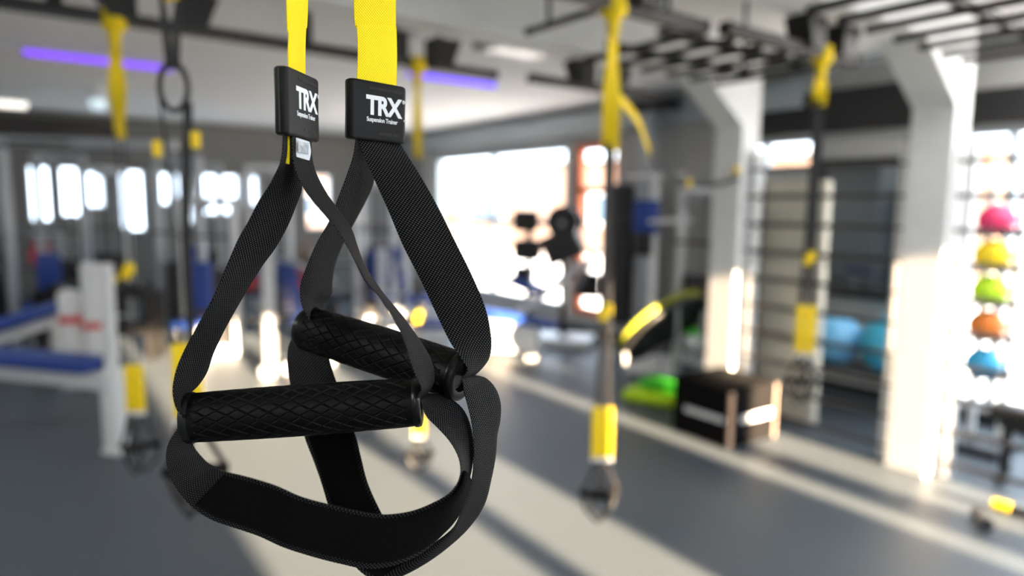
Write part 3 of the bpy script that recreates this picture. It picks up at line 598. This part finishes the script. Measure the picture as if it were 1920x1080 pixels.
# coloured small weights on the floor among the machines
def kettlebell(label, p, m_, r=.11):
    t = thing('kettlebell', label, 'kettlebell', p, .4, 'kettlebells on the racks')
    part(t, 'bell', m_, ('sph', (0, 0, r * .93), r, (1, 1, .93)), ('cyl', (0, 0, 0), (0, 0, r * .3), r * .6)); part(t, 'handle', m_, ('tube', [(-r * .55, 0, r * 1.6), (-r * .7, 0, r * 2.1), (-r * .4, 0, r * 2.55), (r * .4, 0, r * 2.55), (r * .7, 0, r * 2.1), (r * .55, 0, r * 1.6)], r * .17, 8))
def shelf(label, p, rz, L=1.2, zs=(.35, .75, 1.1)):
    t = thing('storage_rack', label, 'rack', p, rz)
    for z in zs: part(t, 'shelf', 'plate', ('box', (0, 0, z), (L, .35, .03)))
    for s in (-1, 1):
        for q in (-1, 1): part(t, 'post', 'grey', ('box', (s * (L / 2 - .02), q * .16, (zs[-1] + .1) / 2), (.04, .04, zs[-1] + .1)))
    return t
shelf('dark three-shelf weight rack behind the white sunlit post', (2.75, 7.9, 0), A_(-35), 1.5, (.30, .62, .95))
ca, sa = math.cos(A_(-35)), math.sin(A_(-35))
for k, (u, z, m_, lb) in enumerate([(-.55, .635, 'red', 'red kettlebell at the left end of the middle shelf'), (.1, .635, 'red', 'red kettlebell in the middle of the middle shelf'), (.12, .965, 'wood', 'tan kettlebell alone on the top shelf'), (-.25, .315, 'plate', 'dark kettlebell on the bottom shelf, nearer its left end'), (.4, .315, 'plate', 'dark kettlebell on the bottom shelf, nearer its right end')]):
    kettlebell(lb, (2.75 + u * ca, 7.9 + u * sa, z), m_)
shelf('dark weight rack along the far wall left of the silver tower', (-.15, 10.6, 0), A_(0), 1.6, (.4, .8, 1.2))
for k, (u, z, m_, lb) in enumerate([(-.5, 1.215, 'white', 'white kettlebell on the far rack'), (.0, 1.215, 'plate', 'black kettlebell on the far rack top'), (.55, .815, 'red', 'red kettlebell on the far rack middle shelf'), (.2, .815, 'plate', 'black kettlebell on the far rack middle shelf')]):
    kettlebell(lb, (-.15 + u, 10.6, z), m_, .13)

# dumbbell rack among the machines
t = thing('dumbbell_rack', 'low black dumbbell rack among the machines behind the thick white end post', 'rack', (.80, 8.3, 0), A_(-38))
for z, yy in ((.30, -.08), (.66, .06)):
    for q in (-.09, .09): part(t, 'rail', 'steel', ('box', (0, yy + q, z), (1.2, .04, .03)))
for q in (-.58, .58): part(t, 'side_frame', 'steel', ('box', (q, 0, .36), (.04, .34, .72)))
proto = None
cr_, sr_ = math.cos(A_(-38)), math.sin(A_(-38))
for z, yy, lb in ((.30, -.08, 'black dumbbell with silver handle on the lower rail of the low rack'), (.66, .06, 'black dumbbell with silver handle on the upper rail of the low rack')):
    for k in range(5):
        u = -.44 + k * .22; loc = (.80 + u * cr_ - yy * sr_, 8.3 + u * sr_ + yy * cr_, z + .072)
        d = thing('dumbbell', lb, 'dumbbell', loc, A_(-38), 'dumbbells on the low black rack')
        if proto is None:
            part(d, 'handle', 'grey', ('cyl', (0, -.08, 0), (0, .08, 0), .015))
            for q in (-1, 1): part(d, 'head', 'plate', ('cyl', (0, q * .06, 0), (0, q * .14, 0), .06, 12))
            proto = d
        else:
            for ch in proto.children:
                c2 = ch.copy(); COL.objects.link(c2); c2.parent = d

# ------------------------------------------------------------------ the foreground suspension trainer
T = thing('suspension_trainer', 'black and yellow suspension trainer with two handles, sharp in the foreground', 'suspension trainer', group=None)
WID = .0395
def web(name, st, m_='webk', wid=WID, **kw): return ribbon(name, m_, edges_px(st, wid), T, **kw)
# yellow main straps: picture stations, then straight up to the beam
def yellow(st, wid, top):
    E_ = edges_px(st, wid)[::-1]           # bottom to top
    a, b = E_[-1]; c = (a + b) / 2; h = (b - a) / 2; h.z = 0
    tp = Vector(top)
    for u in (.25, .5, .75, 1.0):
        q = c.lerp(tp, u); ang = h.normalized().lerp(Vector((h.normalized().x, h.normalized().y * .4, 0)).normalized(), u) * (wid / 2)
        E_.append((q - ang, q + ang))
    return ribbon('yellow_strap', 'weby', E_, T, sub=6)
yellow([(537, 0, 577, -4, .437, 1), (541, 60, 573, 60, .437, 1), (540, 100, 572, 112, .437, 1), (541, 150, 573, 165, .437, 1)], .034, (.17, .42, 2.42))
yellow([(663, 0, 742, -2, .482, 1), (669, 50, 743, 56, .482, 1), (671, 100, 744, 112, .482, 1), (668, 168, 742, 180, .482, 1)], .038, (.21, .42, 2.42))
part(T, 'anchor_wrap', 'yellowf', ('sph', (.19, .42, ZR), .055, (1.1, 1, .8)))
# label sleeves
def rrect(wd, th, r, n=6):
    pts = []
    for cx, cy, a0 in ((wd / 2 - r, th / 2 - r, 0), (-wd / 2 + r, th / 2 - r, 90), (-wd / 2 + r, -th / 2 + r, 180), (wd / 2 - r, -th / 2 + r, 270)):
        for k in range(n + 1):
            a = math.radians(a0 + 90 * k / n); pts.append((cx + r * math.cos(a), cy + r * math.sin(a)))
    return pts
def text_mesh(name, body, size, xs, bold, parent, M, material):
    cu = bpy.data.curves.new(name, 'FONT'); cu.body = body; cu.size = size; cu.extrude = .00018; cu.offset = bold; cu.space_character = .95
    o = bpy.data.objects.new(name, cu); COL.objects.link(o)
    dg = bpy.context.evaluated_depsgraph_get(); me = bpy.data.meshes.new_from_object(o.evaluated_get(dg)); bpy.data.objects.remove(o)
    me.transform(Matrix.Diagonal((xs, 1, 1, 1))); me.transform(M); me.materials.clear()
    return link(name, me, material, parent)
def sleeve(center, ang, tilt, wd=.047, ht=.0405, th=.0095, lab=''):
    """ang: heading of the sleeve's width (from +Y, clockwise); front faces the camera"""
    wv = Vector((math.sin(ang), math.cos(ang), 0)); zv = Vector((0, 0, 1)); nv = wv.cross(zv)      # front normal
    if nv.dot(EYE - center) < 0: nv = -nv
    R3 = Matrix((wv, zv, nv)).transposed(); R4 = R3.to_4x4() @ Matrix.Rotation(tilt, 4, 'Z'); R4.translation = center
    bm = bmesh.new(); prof = rrect(wd, th, .0040)
    lv = [(-ht / 2, .93, .82), (-ht / 2 + .0008, .985, .95), (-ht / 2 + .002, 1, 1), (0, .99, .97), (ht / 2 - .002, 1, 1), (ht / 2 - .0008, .985, .95), (ht / 2, .93, .82)]
    rings = [[bm.verts.new(R4 @ Vector((x * a, z, y * b_))) for x, y in prof] for z, a, b_ in lv]; n = len(prof)
    for A, B in zip(rings, rings[1:]):
        for k in range(n): bm.faces.new((A[k], A[(k + 1) % n], B[(k + 1) % n], B[k]))
    bm.faces.new(rings[0][::-1]); bm.faces.new(rings[-1]); bmesh.ops.recalc_face_normals(bm, faces=bm.faces[:])
    me = bpy.data.meshes.new('label_sleeve'); bm.to_mesh(me); bm.free(); smooth(me, .7)
    o = link('label_sleeve', me, 'sleeve', T); o['label'] = 'black moulded rubber sleeve with white lettering'
    def place(x, y): return R4 @ Matrix.Translation((x, y, th / 2 - .00015))
    text_mesh('lettering', 'TRX', .0176, .86, .0007, o, place(-.0105, -.0020), 'letter')
    text_mesh('lettering', 'Suspension Trainer', .0043, .80, .00007, o, place(-.0103, -.0072), 'letter')
    text_mesh('lettering', '®', .0032, .9, .0001, o, place(.0190, .0080), 'letter')
    text_mesh('lettering', '™', .0030, .9, .00005, o, place(.0200, -.0056), 'letter')
    bm = bmesh.new(); rnd = random.Random(3)
    for yy, x0, x1 in ((.0155, -.0085, .0185), (-.0150, -.001, .0165)):
        x = x0
        while x < x1:
            lw = rnd.uniform(.0006, .0012); sbox(bm, Vector((x + lw / 2, yy, th / 2)), (lw, rnd.uniform(.0012, .0022), .0006)); x += lw + .0005
    bmesh.ops.transform(bm, matrix=R4, verts=bm.verts[:]); me = bpy.data.meshes.new('moulded_line'); bm.to_mesh(me); bm.free(); q = link('moulded_line', me, 'emboss', o); q['kind'] = 'stuff'
    bm = bmesh.new(); sbox(bm, Vector((-wd / 2, 0, 0)), (.0008, ht * .93, .0012)); bmesh.ops.transform(bm, matrix=R4, verts=bm.verts[:]); me = bpy.data.meshes.new('mould_seam'); bm.to_mesh(me); bm.free(); link('mould_seam', me, 'emboss', o)
    return o
sleeve(at(558, 199, .432), HEAD + A_(9), A_(-1), lab='l')
sleeve(at(705, 211, .484), HEAD + A_(47), A_(-1.5), lab='r')
# --- first handle (A)
A1 = [(531, 250, 552, 255, .428, .8), (527, 300, 562, 300, .432, 1), (507, 344, 566, 350, .435, 1), (487, 376, 555, 385, .437, 1), (466, 415, 539, 424, .438, 1), (445, 453, 516, 465, .438, 1), (424, 501, 489, 502, .438, 1), (402, 554, 456, 556, .438, 1), (372, 608, 425, 610, .438, 1), (343, 663, 401, 660, .437, 1), (329, 700, 388, 697, .435, 1), (324, 735, 372, 722, .434, 1), (331, 766, 357, 738, .434, 1), (345, 785, 362, 752, .436, 1)]
web('handle_strap', A1)
A2 = [(547, 250, 583, 252, .436, .9), (548, 290, 585, 295, .436, .9), (556, 325, 593, 326, .434, .9), (574, 360, 612, 362, .431, .9), (600, 393, 636, 396, .428, .9), (625, 421, 658, 428, .426, .9), (645, 451, 670, 462, .424, .9), (664, 487, 682, 494, .422, .9), (686, 528, 702, 527, .42, .9), (712, 558, 726, 559, .42, .9), (738, 598, 756, 595, .42, .9), (757, 637, 787, 638, .421, .9), (769, 677, 807, 673, .424, .9), (780, 706, 814, 701, .428, .8), (790, 728, 811, 722, .434, .8), (780, 745, 798, 742, .442, .8)]
web('handle_strap', A2)
CA = [(350, 768, 366, 790, .440, .1), (334, 802, 358, 816, .438, -.1), (317, 830, 361, 833, .434, -.3), (312, 858, 372, 850, .429, -.55), (318, 888, 387, 866, .424, -.75), (335, 921, 404, 877, .418, -.9), (361, 950, 424, 885, .416, -.9), (397, 974, 450, 891, .415, -.9), (436, 988, 480, 899, .414, -.9), (486, 1005, 520, 912, .414, -.9), (530, 1025, 563, 931, .414, -.9), (582, 1042, 613, 945, .415, -.9), (636, 1056, 665, 957, .417, -.9), (690, 1066, 718, 965, .420, -.9), (742, 1059, 770, 959, .424, -.9), (790, 1037, 812, 943, .428, -.9), (828, 1004, 840, 927, .431, -.9), (851, 975, 854, 912, .433, -.9), (866, 940, 861, 898, .435, -.9), (878, 905, 864, 880, .437, -.9), (886, 868, 859, 855, .439, -.8), (887, 830, 844, 828, .441, -.7), (880, 792, 822, 803, .443, -.7), (864, 763, 803, 784, .445, -.7), (835, 743, 794, 768, .446, -.7), (802, 738, 788, 752, .446, -.7), (775, 740, 772, 752, .446, -.7)]
def grip(name, p0, p1, r, nd=14, da=.0128, bulge=.06, spin=0.0):
    p0, p1 = Vector(p0), Vector(p1); ax = (p1 - p0); L = ax.length; ax.normalize(); u = ax.orthogonal().normalized(); v = ax.cross(u)
    NS, NT = 430, 330
    s = np.linspace(0, L, NS)[:, None]; th = np.linspace(0, 2 * np.pi, NT, endpoint=False)[None, :]
    a = th / (2 * np.pi) * nd + spin; b_ = s / da
    f1 = np.abs((a + b_ * 1.0) - np.round(a + b_)); f2 = np.abs((a - b_) - np.round(a - b_))
    pitch = 2 * np.pi * r / nd; ln = pitch * da / math.hypot(pitch, da)
    dmin = np.minimum(f1, f2) * ln
    groove = np.clip(1 - dmin / .00050, 0, 1); groove = groove * groove * (3 - 2 * groove)
    edge = np.clip((np.minimum(s, L - s) - .004) / .0008, 0, 1)
    rad = r * (1 - bulge + bulge * np.sin(np.pi * s / L) ** .8) - .0011 * groove * edge
    P = (np.array(p0)[None, None] + np.array(ax)[None, None] * s[..., None] + rad[..., None] * (np.cos(th)[..., None] * np.array(u) + np.sin(th)[..., None] * np.array(v)))
    verts = P.reshape(-1, 3); i = np.arange(NS - 1)[:, None] * NT; j = np.arange(NT)[None, :]; j2 = (j + 1) % NT
    F = np.stack([i + j, i + j2, i + NT + j2, i + NT + j], -1).reshape(-1, 4)
    me = bpy.data.meshes.new(name); me.vertices.add(len(verts)); me.vertices.foreach_set('co', verts.ravel()); me.loops.add(F.size); me.loops.foreach_set('vertex_index', F.ravel()); me.polygons.add(len(F)); me.polygons.foreach_set('loop_start', np.arange(0, F.size, 4)); me.update(); me.validate()
    me.polygons.foreach_set('use_smooth', [True] * len(me.polygons))
    g = link(name, me, 'rubber', T); g['label'] = 'black rubber grip with diamond grooves'
    for e, sg in ((p0, -1), (p1, 1)):          # flanged end caps, turned profile with a hole for the strap
        prof = [(-.004, r * .90), (-.0005, r * .945), (.0004, r * .985), (.0024, r * .99), (.0042, r * .95), (.0050, r * .82), (.0044, r * .6), (.001, r * .5)]
        bm = bmesh.new(); rings = []
        for h, rr in prof: rings.append([bm.verts.new(e + ax * (sg * h) + (u * math.cos(q) + v * math.sin(q)) * rr) for q in [k * 2 * math.pi / 64 for k in range(64)]])
        for A, B in zip(rings, rings[1:]):
            for k in range(64): bm.faces.new((A[k], A[(k + 1) % 64], B[(k + 1) % 64], B[k]))
        bm.faces.new(rings[-1]); bmesh.ops.recalc_face_normals(bm, faces=bm.faces[:]); mc = bpy.data.meshes.new('end_cap'); bm.to_mesh(mc); bm.free(); smooth(mc, .8); link('end_cap', mc, 'cap', g)
    return g
def cradle(st, i0, i1, ins, off, wid=WID):
    E_ = edges_px(st, wid); c = ribbon('foot_cradle', 'webk', E_, T, cross=8)
    p = ribbon('cradle_pad', 'velvet', E_[i0:i1], c, thick=.0030, cross=10, off=off, inset=ins); p['label'] = 'black velvet lining'
    return c
cradle(CA, 6, 20, (.17, .02), -.0026)
grip('handle_grip', at(364, 783, .436), at(777, 754, .446), .0166, spin=.2)
# --- second handle (B), behind
B1 = [(668, 252, 700, 250, .488, .8), (663, 290, 702, 305, .492, 1), (650, 330, 700, 343, .497, 1), (634, 372, 684, 380, .502, 1), (618, 414, 664, 418, .506, 1), (594, 456, 642, 460, .510, 1), (577, 496, 628, 497, .514, 1), (565, 528, 623, 528, .517, 1), (563, 550, 621, 552, .519, 1), (567, 575, 606, 570, .522, 1), (580, 600, 602, 590, .525, 1)]
web('handle_strap', B1)
B2 = [(668, 248, 748, 250, .490, .9), (674, 272, 752, 272, .488, .9), (700, 332, 787, 328, .483, .6), (727, 392, 820, 386, .476, .4), (755, 459, 851, 448, .474, .3), (790, 528, 884, 514, .471, .3), (817, 586, 910, 578, .467, .4), (842, 637, 921, 632, .463, .5), (862, 668, 918, 668, .461, .6), (876, 692, 904, 690, .461, .6), (868, 706, 884, 708, .462, .6)]
web('handle_strap', B2)
CB = [(590, 640, 612, 615, .528, -.8), (566, 622, 612, 640, .526, -.8), (545, 640, 615, 660, .524, -.8), (539, 668, 620, 684, .522, -.8), (543, 712, 629, 712, .519, -.8), (556, 765, 645, 760, .515, -.8), (573, 824, 666, 816, .511, -.8), (588, 863, 676, 855, .507, -.8), (602, 902, 690, 908, .503, -.8), (616, 950, 716, 964, .498, -.8), (634, 1010, 742, 1012, .492, -.8), (668, 1064, 766, 1034, .486, -.8), (706, 1088, 790, 1036, .481, -.8), (748, 1082, 812, 1020, .476, -.8), (800, 1055, 838, 1001, .471, -.8), (846, 1021, 854, 984, .467, -.8), (881, 987, 866, 956, .464, -.8), (908, 946, 877, 925, .462, -.8), (921, 898, 885, 898, .460, -.8), (929, 855, 888, 866, .459, -.8), (932, 817, 888, 823, .459, -.8), (938, 785, 884, 790, .459, -.8), (938, 755, 877, 760, .459, -.8), (928, 727, 870, 735, .460, -.8), (908, 708, 868, 716, .460, -.8), (880, 704, 866, 712, .461, -.8)]
cradle(CB, 5, 13, (.12, .06), -.0026)
grip('handle_grip', at(584, 617, .524), at(858, 704, .464), .0175, spin=.4)
# yellow tail and care tag under the first sleeve
ribbon('strap_tail', 'weby', [(at(535, 255, .421), at(543, 256, .421)), (at(534.5, 285, .421), at(543, 285, .421)), (at(534.5, 306, .421), at(542.5, 308, .421))], T, .0015, 6, 2)
tg = ribbon('care_tag', 'tag', [(at(555, 258, .424), at(580, 266, .430)), (at(555, 280, .424), at(583, 284, .430)), (at(553, 293, .423), at(580, 301, .430))], T, .0006, 6, 4)
ribbon('tag_print', 'tagprint', [(at(559, 264, .4225), at(579, 268, .4285)), (at(559, 284, .4225), at(578, 290, .4285))], tg, .0004, 4, 2)
